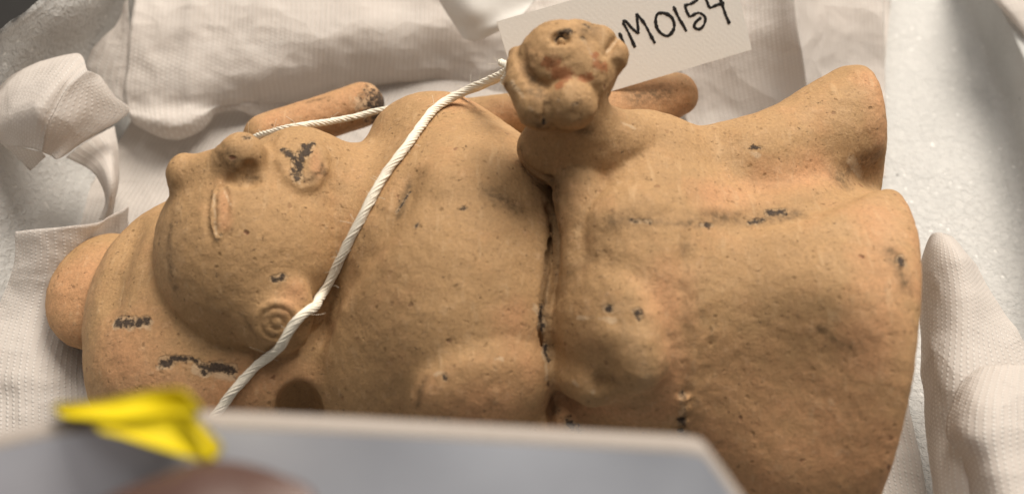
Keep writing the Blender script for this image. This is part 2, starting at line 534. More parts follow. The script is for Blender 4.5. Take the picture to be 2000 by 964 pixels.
def relax(V, F, it=2, lam=0.5):
    for _ in range(it):
        S = np.zeros_like(V); C = np.zeros(len(V))
        for j in range(4):
            a, b = F[:, j], F[:, (j + 1) % 4]
            for ax in range(3):
                S[:, ax] += np.bincount(a, V[b, ax], len(V)) + np.bincount(b, V[a, ax], len(V))
            C += np.bincount(a, minlength=len(V)) + np.bincount(b, minlength=len(V))
        V = V + lam * (S / C[:, None] - V)
    return V

# ------------------------------------------------------------------ the terracotta figurine
HEADDRESS, HEAD, TORSO, FAR_ARM, SKIRT, LAP, CHILD_BODY, CHILD_HEAD, EAR, NEAR_ARM, HEAD_PLATE, MOUTH, EYE, NOSE = range(1, 15)
S = Solid()
XEND = [((86.0, 0, 0), (1, 0, 0), 4.0), ((86.5, -7, 0), (0.97, -0.243, 0), 4.0)]
# torso, neck and shoulders
S.ell(P(900, 540, 27), (30, 43, 33), part=TORSO)
S.ell(P(845, 290, 37), (16, 15, 14), k=8, part=TORSO)
S.ell(P(745, 740, 18), (14, 17, 18), k=9, part=TORSO)
S.ell(P(700, 470, 28), (17, 22, 21), k=8, part=TORSO)
# lap with its own edge against the belly, skirt in two flaring lobes
S.ell(P(1250, 555, 29), (24.5, 40, 34), k=1.2, part=LAP)
S.cap(P(1390, 640, 20), P(1560, 690, 20), 36, 38, k=8, part=SKIRT, clip=XEND)
S.ell(P(1650, 690, 22), (42, 41, 36), k=8, part=SKIRT, clip=XEND)
S.ell(P(1672, 330, 33), (16, 12, 19), k=6, part=SKIRT, clip=XEND)
S.cap(P(1255, 348, 46), P(1470, 337, 46), 10.5, 11.2, k=5, part=SKIRT, clip=XEND)
S.cap(P(1470, 337, 46), P(1675, 240, 47), 11.2, 14.0, k=7, part=SKIRT, clip=XEND)
S.ell(P(1085, 850, 14), (16, 14, 14), k=6, part=LAP)
# arms
S.cap(P(840, 250, 30), P(1180, 222, 30), 7, 8, k=4, part=FAR_ARM)
S.cap(P(1170, 240, 30), P(1322, 184, 33), 12, 5.8, k=4, part=FAR_ARM)
# headdress
S.ell(P(203, 567, 13), (13.0, 17.0, 10.0), k=1.0, part=HEAD_PLATE)
S.ell(P(400, 604, 18), (27, 34, 22.0), k=2.5, part=HEADDRESS)
S.ell(P(370, 740, 16), (21, 17, 16), k=6, part=HEADDRESS)
S.ell(P(548, 730, 18), (15, 15, 15), k=6, part=HEADDRESS)
S.cap(P(520, 268, 28), P(708, 205, 28), 6.0, 6.3, k=4, part=HEADDRESS)
# head
S.ell(P(506, 500, 34), (23.0, 25.5, 25.5), k=0.6, part=HEAD)
S.ell(P(615, 420, 37), (16, 17, 17), k=7, part=HEAD)
S.ell(P(590, 335, 49), (9.0, 9.5, 9.5), k=7, part=HEAD)
S.cap(P(366, 342, 54.5), P(440, 323, 57), 4.0, 4.2, k=4, part=HEAD)
S.ell(P(353, 333, 56), (2.8, 4.0, 3.4), k=2.5, part=HEAD)
S.ell(P(472, 306, 60), (5.5, 5.5, 5.5), k=2.4, part=NOSE)
S.ell(P(478, 338, 56.5), (3.6, 3.8, 3.8), k=2, part=NOSE)
# child on the lap: body, neck, head with hair roll and ear ball
cb = P(1150, 300, 57)
S.ell(P(1142, 288, 60), (14.5, 8.6, 9.2), k=1.2, part=CHILD_BODY)
S.ell(P(1235, 296, 54), (13, 9, 9), k=7, part=CHILD_BODY)
cd = float((P(1090, 135, 78) - CAM) @ FWD)
def C(px, py, dd=0.0): return Q(px, py, cd + dd)
cs = cd / F_PX
S.cap(P(1135, 290, 60), C(1112, 190), 9, 7.0, k=4, part=CHILD_BODY)
S.ell(C(1090, 128), (82 * cs, 86 * cs, 84 * cs), k=0.8, part=CHILD_HEAD)
S.ell(C(1146, 104, 1), (50 * cs, 50 * cs, 56 * cs), k=2.5, part=CHILD_HEAD)
S.cap(C(1090, 205, 1), C(1125, 212, 2), 4.6, 4.6, k=1.5, part=CHILD_HEAD)
S.ell(C(1128, 152, -2.5), (6.6, 5.2, 5.4), k=2.5, part=CHILD_HEAD)
S.cap(C(1012, 112, 1), C(1016, 160, -3), 2.2, 3.1, k=0.6, part=CHILD_HEAD)
S.cap(C(1016, 160, -3), C(1052, 212, -5.5), 3.1, 4.1, k=0.6, part=CHILD_HEAD)
S.cap(C(1052, 212, -5.5), C(1100, 222, -4), 4.1, 3.4, k=0.8, part=CHILD_HEAD)
S.ell(C(1114, 203, -6.3), (5.2, 5.2, 5.0), k=0.8, part=CHILD_HEAD)
S.ell(C(1132, 64, 0), (26 * cs, 22 * cs, 24 * cs), k=1.2, part=CHILD_HEAD)
S.cap(C(1140, 85, 0), C(1180, 76, 0), 2.6, 2.0, k=1.5, part=CHILD_HEAD)
S.ell(C(1200, 108, 0), (2.2, 2.8, 2.8), k=1.0, part=CHILD_HEAD)
S.cap(C(1196, 114, 0), C(1135, 185, 2), 2.6, 5.2, k=2, part=CHILD_HEAD)
# the back is flat where the figure lies
S.add(lambda p: p[..., 2] - 2.5, (-140, -90, -60), (120, 90, 6), 5.0, 0, '-')

# second pass: features set on the surface found so far
pix = dict(
    ear=[(540, 618)], eye=[(430, 372), (426, 410), (428, 452), (446, 410)],
    eyeL=[(436, 350), (420, 370), (412, 405), (412, 435), (421, 464)],
    eyeR=[(436, 350), (451, 372), (454, 408), (446, 440), (427, 464)],
    mouth=[(556, 262), (543, 282), (545, 312), (560, 345), (585, 362), (612, 355), (630, 330), (632, 300), (618, 275)],
    mouthin=[(584, 305)], nostril=[(488, 342)],
    hand=[(1175, 655), (1135, 715), (1255, 705), (1200, 610), (1190, 430)],
    fing=[(1100, 715), (1165, 745), (1200, 650), (1250, 660)], dimple=[(1197, 732)], band=[(1124, 366), (1128, 450), (1124, 520), (1114, 590), (1110, 645)], collar=[(1014, 292), (1030, 325), (1058, 345), (1092, 354), (1150, 352)], dish=[(1575, 780), (1600, 560)],
    arm=[(955, 790), (870, 815)], breast=[(868, 345)],
    groove=[(1088, 352), (1082, 420), (1078, 500), (1066, 580), (1058, 640), (1066, 700), (1080, 780), (1090, 840)],
    seam=[(1336, 470), (1330, 540), (1338, 620), (1340, 700), (1336, 780), (1330, 845)],
    hgro=[(1200, 425), (1260, 434), (1330, 438), (1400, 440), (1480, 430), (1560, 408), (1640, 378), (1710, 350)],
    pit=[(1690, 318)], knob=[(1135, 395), (1240, 398)], chl=[(1192, 360), (1188, 440)],
    ceye=[(1095, 72)], chair=[(1022, 95), (1024, 140), (1042, 163), (1066, 162)], cear=[(1066, 165), (1060, 195), (1062, 236)], ccleft=[(1200, 80), (1188, 98), (1178, 112)], ccleft2=[(1138, 78), (1150, 105), (1158, 120)],
    jaw=[(800, 352), (775, 410), (735, 470), (690, 530), (655, 580), (640, 640)],
    alar=[(440, 352), (470, 362), (505, 350)], jawface=[(470, 702), (420, 690), (370, 662), (338, 615), (326, 540), (332, 460), (344, 395)],
    hole=[(582, 800)], scar=[(1612, 625), (1640, 660)], hdr=[(250, 470), (220, 560), (215, 640)],
    rope=[(1335, 780), (1331, 792), (1336, 800), (1331, 808), (1334, 824), (1329, 840)], shoulder_groove=[(655, 560), (640, 640), (648, 720)],
)
keys = list(pix); flat = [q for k in keys for q in pix[k]]
hp, hn = S.hits(flat)
H = {}; i = 0
for k in keys:
    H[k] = (hp[i:i + len(pix[k])], hn[i:i + len(pix[k])]); i += len(pix[k])
def frame_of(n, hint=(1, 0, 0)):
    n = n / np.linalg.norm(n); a = np.asarray(hint, float); a = a - n * (a @ n); a /= np.linalg.norm(a)
    return np.array([a, np.cross(n, a), n])

# ear pad with its round spool
ep, en = H['ear'][0][0], H['ear'][1][0]
en = en * 0.55 + (-FWD) * 0.45; en /= np.linalg.norm(en)
S.ell(ep - en * 1.0, (8.6, 8.8, 3.6), k=2.2, part=EAR, axes=frame_of(en))
S.ell(ep + en * 1.2, (5.6, 5.8, 2.2), k=1.0, part=EAR, axes=frame_of(en))
S.torus(ep + en * 3.0, en, 4.1, 0.55, k=0.7, part=EAR)
S.torus(ep + en * 3.2, en, 2.3, 0.50, k=0.6, part=EAR)
S.ell(ep + en * 3.0, (1.0, 1.0, 1.1), k=0.5, part=EAR, axes=frame_of(en))
# eye: almond recess with two raised lids and a slit
e_p, e_n = H['eye']
S.ell(e_p[1] + e_n[1] * 0.2, (2.9, 6.8, 1.7), k=1.2, part=EYE, op='-', axes=frame_of(e_n[1], (1, 0.05, 0)))
S.ell(e_p[1] - e_n[1] * 1.0 + np.array([0.3, 0, 0]), (2.1, 5.4, 1.7), k=0.6, part=EYE, axes=frame_of(e_n[1], (1, 0.05, 0)))
S.poly(H['eyeL'][0] + H['eyeL'][1] * 0.1, 0.5, k=0.5, part=EYE)
S.poly(H['eyeR'][0] + H['eyeR'][1] * 0.05, 0.5, k=0.5, part=EYE)
S.poly(H['eye'][0][:3] + H['eye'][1][:3] * 0.3 - np.array([0.7, 0, 0]), 0.32, k=0.3, part=EYE, op='-')
# mouth: lips ring, shallow floor
S.poly(H['mouth'][0] + H['mouth'][1] * 0.05, [0.2, 0.3, 0.5, 0.9, 1.2, 1.2, 1.0, 0.6, 0.2], k=2.0, part=MOUTH)
S.poly(H['mouth'][0][4:8] * 1.0 + H['mouth'][1][4:8] * 1.3, 0.45, k=0.5, part=MOUTH, op='-')
S.ell(H['mouthin'][0][0] - H['mouthin'][1][0] * 1.2, (3.8, 4.4, 1.8), k=2.5, part=MOUTH, axes=frame_of(H['mouthin'][1][0]))
S.ell(H['nostril'][0][0] + H['nostril'][1][0] * 0.6, (2.0, 2.8, 1.8), k=1.0, op='-', axes=frame_of(H['nostril'][1][0]))
# lap hand, finger knuckles and their undercut
hp_, hn_ = H['hand']
fa, fb = hp_[4] - hn_[4] * 8.0, hp_[0] - hn_[0] * 7.6
S.cap(fa, fb, 10.5, 11.0, k=2.5, part=LAP)
S.ell(hp_[0] - hn_[0] * 1.6, (12.5, 12.0, 5.2), k=3, part=LAP, axes=frame_of(hn_[0]))
S.cap(H['fing'][0][0] + 0.9 * H['fing'][1][0], H['fing'][0][1] + 1.2 * H['fing'][1][1], 4.4, 4.6, k=2.4, part=LAP)
S.cap(H['fing'][0][2] + 0.9 * H['fing'][1][2], H['fing'][0][3] + 1.3 * H['fing'][1][3], 3.8, 3.4, k=1.4, part=LAP)
S.ell(hp_[2] + hn_[2] * 0.9, (5.2, 5.6, 4.8), k=2.4, part=LAP, axes=frame_of(hn_[2]))
S.ell(H['dimple'][0][0] + H['dimple'][1][0] * 4.4, (1.8, 2.2, 2.4), k=1.4, op='-')
ap, an = H['arm']
S.ell(ap[0] - an[0] * 4.2, (15.5, 13.0, 7.6), k=1.8, part=NEAR_ARM, axes=frame_of(an[0]))
S.ell(H['breast'][0][0] - H['breast'][1][0] * 3.6, (6.5, 6.5, 5.0), k=3.0, part=TORSO, axes=frame_of(H['breast'][1][0]))
bd = H['band'][0] - H['band'][1] * np.array([2.6, 3.2, 3.4, 3.6, 3.8])[:, None]
S.poly(bd, [6.0, 6.0, 6.0, 6.0, 6.0], k=0.7, part=LAP)
S.poly(H['groove'][0] - H['groove'][1] * 0.5 - np.array([0.9, 0, 0]), [0.8, 1.0, 1.0, 1.0, 1.0, 1.0, 0.9, 0.7], k=0.8, op='-')
S.poly(H['collar'][0] + H['collar'][1] * 0.1, [0.5, 0.9, 1.0, 0.9, 0.5], k=0.6, op='-')
S.poly(H['seam'][0] + H['seam'][1] * 0.5, 0.75, k=1.0, op='-')
S.poly(H['hgro'][0][3:] + H['hgro'][1][3:] * np.array([2.6, 1.6, 1.0, 1.0, 1.0])[:, None], [0.6, 1.4, 2.2, 2.6, 2.6], k=5.0, op='-')
S.ell(H['dish'][0][0] + H['dish'][1][0] * 19, (26, 36, 24.2), k=8.0, op='-', axes=frame_of(H['dish'][1][0]))
S.poly(H['hgro'][0][4:] + H['hgro'][1][4:] * np.array([0.6, -0.2, -0.4, -0.4])[:, None], [0.3, 0.6, 0.5, 0.4], k=0.9, op='-')
for q, r in zip(range(2), ((5.2, 5.0, 3.4), (5.8, 4.4, 3.2))):
    S.ell(H['knob'][0][q] - H['knob'][1][q] * 2.2, r, k=2.2, part=LAP, axes=frame_of(H['knob'][1][q]))
# child: drilled eye, mouth cleft, cheek line
S.ell(H['ceye'][0][0], (2.3, 1.8, 2.2), k=0.4, op='-', axes=frame_of(H['ceye'][1][0]))
S.ell(H['ceye'][0][0] - H['ceye'][1][0] * 1.2 + np.array([0.2, -0.2, 0]), (0.9, 0.8, 0.7), k=0.4, part=CHILD_HEAD)
S.poly(H['ccleft'][0] + H['ccleft'][1] * 0.1, [1.2, 1.0, 0.6], k=0.4, op='-')
S.poly(H['ccleft2'][0] + H['ccleft2'][1] * 0.2, [0.8, 0.5, 0.4], k=0.4, op='-')
S.poly(H['chair'][0] + H['chair'][1] * 0.3, [0.6, 1.0, 1.0, 0.7], k=0.8, op='-')
S.poly(H['cear'][0] + H['cear'][1] * 0.2, 0.5, k=0.5, op='-')
S.poly(H['jaw'][0] + H['jaw'][1] * 1.6, [1.6, 2.0, 2.2, 2.2, 2.0, 1.6], k=5.0, op='-')
S.poly(H['alar'][0] + H['alar'][1] * 0.2, 0.7, k=1.0, op='-')
for q, (p_, n_) in enumerate(zip(H['rope'][0], H['rope'][1])):
    S.ell(p_ - n_ * 0.2, (1.5, 0.8, 0.9), k=0.5, part=SKIRT, axes=frame_of(n_, (1, 0.5, 0)))
S.poly(H['scar'][0] + H['scar'][1] * 0.5, [0.8, 0.5], k=1.0, op='-')
for q in range(2):
    S.ell(H['hdr'][0][q] + H['hdr'][1][q] * 3.0, (4, 9, 4.5), k=4.0, op='-', axes=frame_of(H['hdr'][1][q]))
S.ell(H['hole'][0][0] - UP * 1.5, (5.2, 8.0, 9.5), k=1.2, op='-', axes=[RIGHT, UP, FWD])

# marks that sit on the clay (paint, chalk, dirt, painted shade), found on the finished surface
marks = dict(
    soot=[((553, 292), (568, 302), 5.5), ((568, 300), (578, 312), 5), ((582, 310), (580, 345), 8.5), ((580, 318), (600, 290), 8), ((598, 288), (612, 280), 4), ((594, 283), (597, 287), 4),
          ((228, 628), (262, 630), 9), ((268, 628), (286, 626), 7), ((318, 707), (330, 706), 7.5), ((338, 700), (372, 700), 4.5), ((384, 706), (400, 716), 5), ((415, 716), (455, 722), 8), ((396, 728), (400, 730), 4),
          ((775, 415), (800, 375), 2.2), ((905, 407), (905, 407), 4), ((814, 440), (814, 440), 4), ((1186, 602), (1190, 603), 6), ((1243, 608), (1247, 614), 6),
          ((1058, 600), (1058, 640), 5.5), ((1064, 675), (1068, 700), 5), ((1110, 825), (1128, 838), 7), ((1332, 770), (1332, 845), 6),
          ((1500, 415), (1530, 413), 6), ((1462, 436), (1490, 430), 5, 0.8), ((1370, 440), (1390, 440), 4, 0.75), ((1235, 432), (1270, 434), 4, 0.7), ((1470, 288), (1484, 290), 3.5), ((740, 168), (744, 205), 7), ((720, 205), (735, 212), 5), ((867, 735), (869, 738), 4), ((1188, 184), (1188, 184), 4),
          ((1092, 196), (1094, 198), 3), ((1118, 203), (1126, 202), 2.6), ((1140, 52), (1148, 56), 4.5), ((1134, 78), (1138, 79), 4), ((478, 268), (490, 266), 4), ((1062, 228), (1062, 240), 3), ((1088, 78), (1108, 64), 7), ((1760, 505), (1762, 515), 6), ((535, 545), (552, 540), 5.5), ((431, 458), (431, 458), 4)],
    chalk=[((226, 632), (290, 632), 13), ((310, 715), (330, 715), 9), ((380, 722), (450, 735), 12), ((1045, 600), (1052, 640), 9), ((1060, 690), (1068, 740), 7), ((700, 200), (740, 210), 16), ((424, 470), (418, 380), 4.5), ((432, 355), (449, 400), 3.5), ((575, 340), (590, 365), 4),
           ((1140, 80), (1160, 120), 5), ((1180, 110), (1205, 80), 6), ((1120, 745), (1160, 765), 6), ((1660, 310), (1680, 340), 12), ((1130, 620), (1200, 625), 7), ((1000, 160), (1040, 215), 6), ((1470, 300), (1480, 305), 7), ((850, 730), (980, 700), 6), ((1215, 240), (1240, 250), 4)],
    grime_shade=[((1200, 432), (1560, 420), 15), ((1240, 433), (1340, 438), 7), ((1340, 438), (1560, 415), 9), ((1085, 355), (1060, 640), 11), ((1060, 640), (1085, 800), 9), ((1336, 480), (1336, 850), 9), ((1020, 290), (1080, 350), 8), ((1050, 245), (1150, 255), 12), ((1640, 350), (1700, 310), 22), ((340, 560), (330, 440), 10), ((470, 340), (500, 350), 10), ((600, 350), (630, 335), 10), ((1200, 740), (1300, 720), 10), ((1040, 180), (1065, 195), 13),
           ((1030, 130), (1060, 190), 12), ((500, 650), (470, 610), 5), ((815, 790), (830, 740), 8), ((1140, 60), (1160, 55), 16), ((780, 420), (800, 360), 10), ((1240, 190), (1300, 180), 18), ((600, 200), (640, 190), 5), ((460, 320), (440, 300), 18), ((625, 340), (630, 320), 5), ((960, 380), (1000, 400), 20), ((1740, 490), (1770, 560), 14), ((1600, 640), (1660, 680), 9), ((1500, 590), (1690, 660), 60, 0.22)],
    red=[((1072, 122), (1082, 128), 17), ((1088, 140), (1104, 146), 17), ((1092, 165), (1094, 170), 12), ((1135, 155), (1150, 150), 12), ((1165, 128), (1180, 132), 13), ((1160, 112), (1164, 108), 9)],
    warm=[((150, 560), (160, 600), 90), ((230, 690), (330, 780), 70), ((420, 760), (560, 740), 45), ((560, 230), (740, 190), 60), ((880, 200), (990, 220), 30), ((1210, 200), (1350, 170), 70), ((980, 770), (900, 800), 70), ((1300, 560), (1300, 780), 45), ((1500, 900), (1700, 930), 170), ((1380, 380), (1600, 330), 40), ((1700, 150), (1725, 250), 30), ((1775, 400), (1790, 560), 28), ((1720, 420), (1700, 700), 50), ((560, 590), (580, 570), 26),
          ((436, 380), (438, 440), 12), ((620, 330), (615, 300), 12), ((1400, 860), (1500, 964), 80), ((1080, 790), (1300, 800), 40), ((1000, 620), (1030, 720), 40)],
)
mk = [(n, q) for n in marks for q in marks[n]]
mh, mn = S.hits([q[0] for _, q in mk] + [q[1] for _, q in mk])
SEGS = {n: [] for n in marks}
for j, (n, q) in enumerate(mk):
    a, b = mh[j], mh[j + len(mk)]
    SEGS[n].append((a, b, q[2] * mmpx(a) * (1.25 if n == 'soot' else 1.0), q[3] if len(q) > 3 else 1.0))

VOX = 0.5
V, F, LAB = S.mesh(VOX)
V = relax(V, F, 1, 0.45)
N = vert_normals(V, F)
V = V + N * (0.55 * fbm(V, 22.0, 2)[:, None] + 0.16 * fbm(V, 5.0, 2, 5.0)[:, None] + 0.07 * vnoise(V, 1.7, 9.0)[:, None])
rug = (LAB == CHILD_HEAD) * 0.32 + (LAB == NOSE) * 0.1 + (LAB == LAP) * 0.1 + 0.08
V = V + N * (rug * (0.6 - 1.8 * np.abs(fbm(V, 4.2, 3, 21.0))))[:, None]
N = vert_normals(V, F)
# attributes
ATT = {}
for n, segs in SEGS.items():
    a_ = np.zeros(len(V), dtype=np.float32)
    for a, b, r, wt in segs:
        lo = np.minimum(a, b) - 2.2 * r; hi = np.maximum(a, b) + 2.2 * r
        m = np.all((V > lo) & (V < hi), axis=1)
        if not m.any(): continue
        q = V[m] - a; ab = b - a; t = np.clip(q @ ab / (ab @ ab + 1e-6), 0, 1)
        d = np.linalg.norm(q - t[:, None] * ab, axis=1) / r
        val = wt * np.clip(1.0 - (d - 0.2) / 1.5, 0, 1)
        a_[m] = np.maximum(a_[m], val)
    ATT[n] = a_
figurine = empty('clay_figurine')
tag(figurine, 'tan terracotta figurine of a reclining figure holding a small figure on its lap', 'figurine')
PARTS = {TORSO: 'torso', LAP: 'lap', SKIRT: 'skirt', FAR_ARM: 'arm', NEAR_ARM: 'arm', HEADDRESS: 'headdress', HEAD_PLATE: 'headdress_knob',
         HEAD: 'head', NOSE: 'nose', EYE: 'eye', MOUTH: 'mouth', EAR: 'ear_ornament', CHILD_BODY: 'small_figure_body', CHILD_HEAD: 'small_figure_head'}
SUB = {NOSE: HEAD, EYE: HEAD, MOUTH: HEAD, EAR: HEAD, HEAD_PLATE: HEADDRESS, CHILD_HEAD: CHILD_BODY}
LAB = np.where(LAB == 0, TORSO, LAB)
flab = np.sort(LAB[F], axis=1)[:, 2]
PART_OBJ = {}
for pid in (TORSO, LAP, SKIRT, FAR_ARM, NEAR_ARM, HEADDRESS, HEAD, CHILD_BODY, HEAD_PLATE, NOSE, EYE, MOUTH, EAR, CHILD_HEAD):
    fs = F[flab == pid]
    if not len(fs): print('no faces', pid); continue
    used, inv = np.unique(fs, return_inverse=True)
    fs2 = inv.reshape(-1, 4)
    me = bpy.data.meshes.new(PARTS[pid])
    me.vertices.add(len(used)); me.vertices.foreach_set('co', (V[used] * MM).astype(np.float32).ravel())
    me.loops.add(len(fs2) * 4); me.loops.foreach_set('vertex_index', fs2.astype(np.int32).ravel())
    me.polygons.add(len(fs2)); me.polygons.foreach_set('loop_start', np.arange(0, len(fs2) * 4, 4, dtype=np.int32))
    me.update(calc_edges=True); me.validate()
    me.polygons.foreach_set('use_smooth', np.ones(len(me.polygons), dtype=bool))
    me.normals_split_custom_set_from_vertices(N[used].tolist())
    for n in ATT:
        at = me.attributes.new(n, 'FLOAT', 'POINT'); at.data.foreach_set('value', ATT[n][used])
    me.materials.append(M_TERRA)
    o = bpy.data.objects.new(PARTS[pid], me); COL.objects.link(o)
    o.parent = PART_OBJ[SUB[pid]] if pid in SUB else figurine
    PART_OBJ[pid] = o
print('figurine verts', len(V))

# ------------------------------------------------------------------ tray, tissue, tag, string, pad, clip, hand
def lerp_rows(a, n):
    a = np.asarray(a, float); t = np.linspace(0, len(a) - 1, n); k = np.minimum(t.astype(int), len(a) - 2); f = (t - k).reshape((-1,) + (1,) * (a.ndim - 1))
    f = np.clip((f - 0.5) * 0.9 + 0.5, 0, 1) if len(a) > 2 else f
    return a[k] * (1 - f) + a[k + 1] * f

def loft(rows, nu, nv, crumple=1.0, seed=0.0, rot=0.0, stiff=False, vdir=False):
    rows = [[P(*q) if len(q) == 3 else np.array(q[:3]) for q in r] for r in rows]
    if len({len(r) for r in rows}) > 1: rows = [catmull(r, 40) for r in rows]
    rows = np.array(rows)
    ip = lerp_rows if stiff else catmull
    g = ip(rows, nu)                            # along rows
    g = ip(np.swapaxes(g, 0, 1), nv)            # along columns
    g = np.swapaxes(g, 0, 1)                    # (nu, nv, 3)
    for _ in range(5 if stiff else 0):
        g[1:-1, 1:-1] = 0.2 * (g[1:-1, 1:-1] + g[:-2, 1:-1] + g[2:, 1:-1] + g[1:-1, :-2] + g[1:-1, 2:])
    du = np.gradient(g, axis=0); dv = np.gradient(g, axis=1)
    n = np.cross(du, dv); n /= np.linalg.norm(n, axis=-1, keepdims=True) + 1e-9
    if vdir: n = np.broadcast_to(np.array([0.1, -0.3, 0.95]), n.shape)
    f = g.reshape(-1, 3)
    amp = crumple * (1.0 * fbm(f, 26.0, 2, seed) + 1.0 * (1 - 2.2 * np.abs(vnoise(f, 17.0, seed + 3.1))) + 0.45 * (1 - 2 * np.abs(vnoise(f, 8.0, seed + 8))) + 0.14 * (1 - 2 * np.abs(vnoise(f, 3.0, seed + 12))))
    g = g + n * amp.reshape(nu, nv, 1)
    uu = np.cumsum(np.linalg.norm(np.diff(g, axis=1, prepend=g[:, :1]), axis=-1), axis=1)
    vv = np.cumsum(np.linalg.norm(np.diff(g, axis=0, prepend=g[:1]), axis=-1), axis=0)
    uu = np.broadcast_to(np.median(uu, axis=0)[None], uu.shape); vv = np.broadcast_to(np.median(vv, axis=1)[:, None], vv.shape)
    c, s = math.cos(rot), math.sin(rot)
    uv = np.stack([uu * c - vv * s, uu * s + vv * c], -1)
    return g, uv

def sheet(name, patches, mat, label=None, cat=None, group=None, kind=None, crumple=1.0, seed=0.0, n=(90, 110), thick=0.09, rot=0.0, parent=None, stiff=False, vdir=False):
    Vs, Fs, UV = [], [], []; off = 0
    for k, rows in enumerate(patches):
        g, uv = loft(rows, n[0], n[1], crumple, seed + (0 if vdir else 1.7 * k), rot, stiff, vdir)
        Vs.append(g.reshape(-1, 3)); UV.append(uv.reshape(-1, 2))
        Fs.append(grid_faces(n[0], n[1]) + off); off += n[0] * n[1]
    Vs = np.concatenate(Vs); UV = np.concatenate(UV); Fs = np.concatenate(Fs)
    o = new_mesh(name, Vs, Fs, mat, parent)
    ul = o.data.uv_layers.new(name='UVMap')
    li = np.zeros(len(o.data.loops), dtype=np.int32); o.data.loops.foreach_get('vertex_index', li)
    ul.data.foreach_set('uv', UV[li].astype(np.float32).ravel())
    if thick:
        md = o.modifiers.new('thickness', 'SOLIDIFY'); md.thickness = thick * MM; md.offset = 0
    tag(o, label, cat, group, kind)
    return o

# --- table and foam tray
M_TABLE = mat_simple('dark_table', (0.018, 0.017, 0.016), 0.55, 0.3, 0.5, 200.0)
tag(new_mesh('table', [(-900, -700, -9), (900, -700, -9), (900, 900, -9), (-900, 900, -9)], [(0, 1, 2, 3)], M_TABLE), kind='structure')
tray = empty('foam_tray')
tag(tray, 'white polyethylene foam tray with a speckled cut surface under the tissue', 'foam tray')
def foam(name, rows, cut, n=(60, 90), amp=0.35):
    o = sheet(name, [rows], M_FOAM, crumple=amp, n=n, thick=0, parent=tray, seed=40.0)
    a = o.data.attributes.new('cut', 'FLOAT', 'POINT')
    c = np.interp(np.linspace(0, 1, n[0]), np.linspace(0, 1, len(cut)), cut)
    a.data.foreach_set('value', np.repeat(c, n[1]).astype(np.float32))
    return o
def W(x, y, z): return (x, y, z, 0)
foam('tray_floor', [[W(-115, 210, -4), W(40, 210, -4), W(190, 210, -4)], [W(-135, 60, -4), W(25, 60, -4), W(190, 60, -4)], [W(-140, -120, -4), W(20, -120, -4), W(190, -120, -4)]], [1, 1, 1], n=(80, 80))
foam('tray_wall', [
    [(1800, -60, -4.5), (1835, 0, -4.5), (1905, 170, -4.5), (1955, 340, -4.5), (1990, 520, -4.5), (2030, 800, -4.5)],
    [(1850, -60, 0), (1882, 0, 0), (1945, 150, 0), (2000, 330, 0), (2040, 520, 0), (2090, 800, 0)],
    [(1905, -60, 18), (1935, 0, 18), (2000, 130, 18), (2060, 320, 18), (2100, 520, 18), (2150, 800, 18)],
    [(1940, -60, 22), (1970, 0, 22), (2030, 130, 22), (2090, 320, 22), (2140, 520, 22), (2190, 800, 22)],
    [(2200, -60, 23), (2200, 0, 23), (2260, 130, 23), (2320, 320, 23), (2350, 520, 23), (2400, 800, 23)]], [1, 0.25, 0.05, 0.1, 0.3])
foam('tray_wall', [
    [(420, -80, -4.5), (330, 40, -4.5), (250, 250, -4.5), (200, 430, -4.5), (140, 700, -4.5), (60, 1000, -4.5)],
    [(350, -80, 12), (270, 40, 10), (190, 240, 5), (150, 420, 2), (90, 650, 0), (10, 1000, -2)],
    [(300, -80, 28), (225, 30, 26), (120, 210, 20), (70, 390, 13), (10, 620, 8), (-40, 1000, 4)],
    [(270, -80, 38), (170, 20, 40), (50, 170, 32), (-10, 360, 24), (-60, 600, 16), (-100, 1000, 10)],
    [(190, -110, 50), (105, -8, 50), (8, 72, 50), (-120, 180, 46), (-300, 500, 40), (-400, 1000, 30)],
    [(185, -112, 48), (97, -6, 48), (0, 74, 48), (-128, 182, 44), (-308, 502, 38), (-408, 1000, 28)],
    [(185, -60, -9), (97, 40, -9), (0, 130, -9), (-128, 240, -9), (-308, 560, -9), (-408, 1060, -9)]], [0.6, 0.5, 0.7, 1, 1, 1, 1], n=(90, 90))

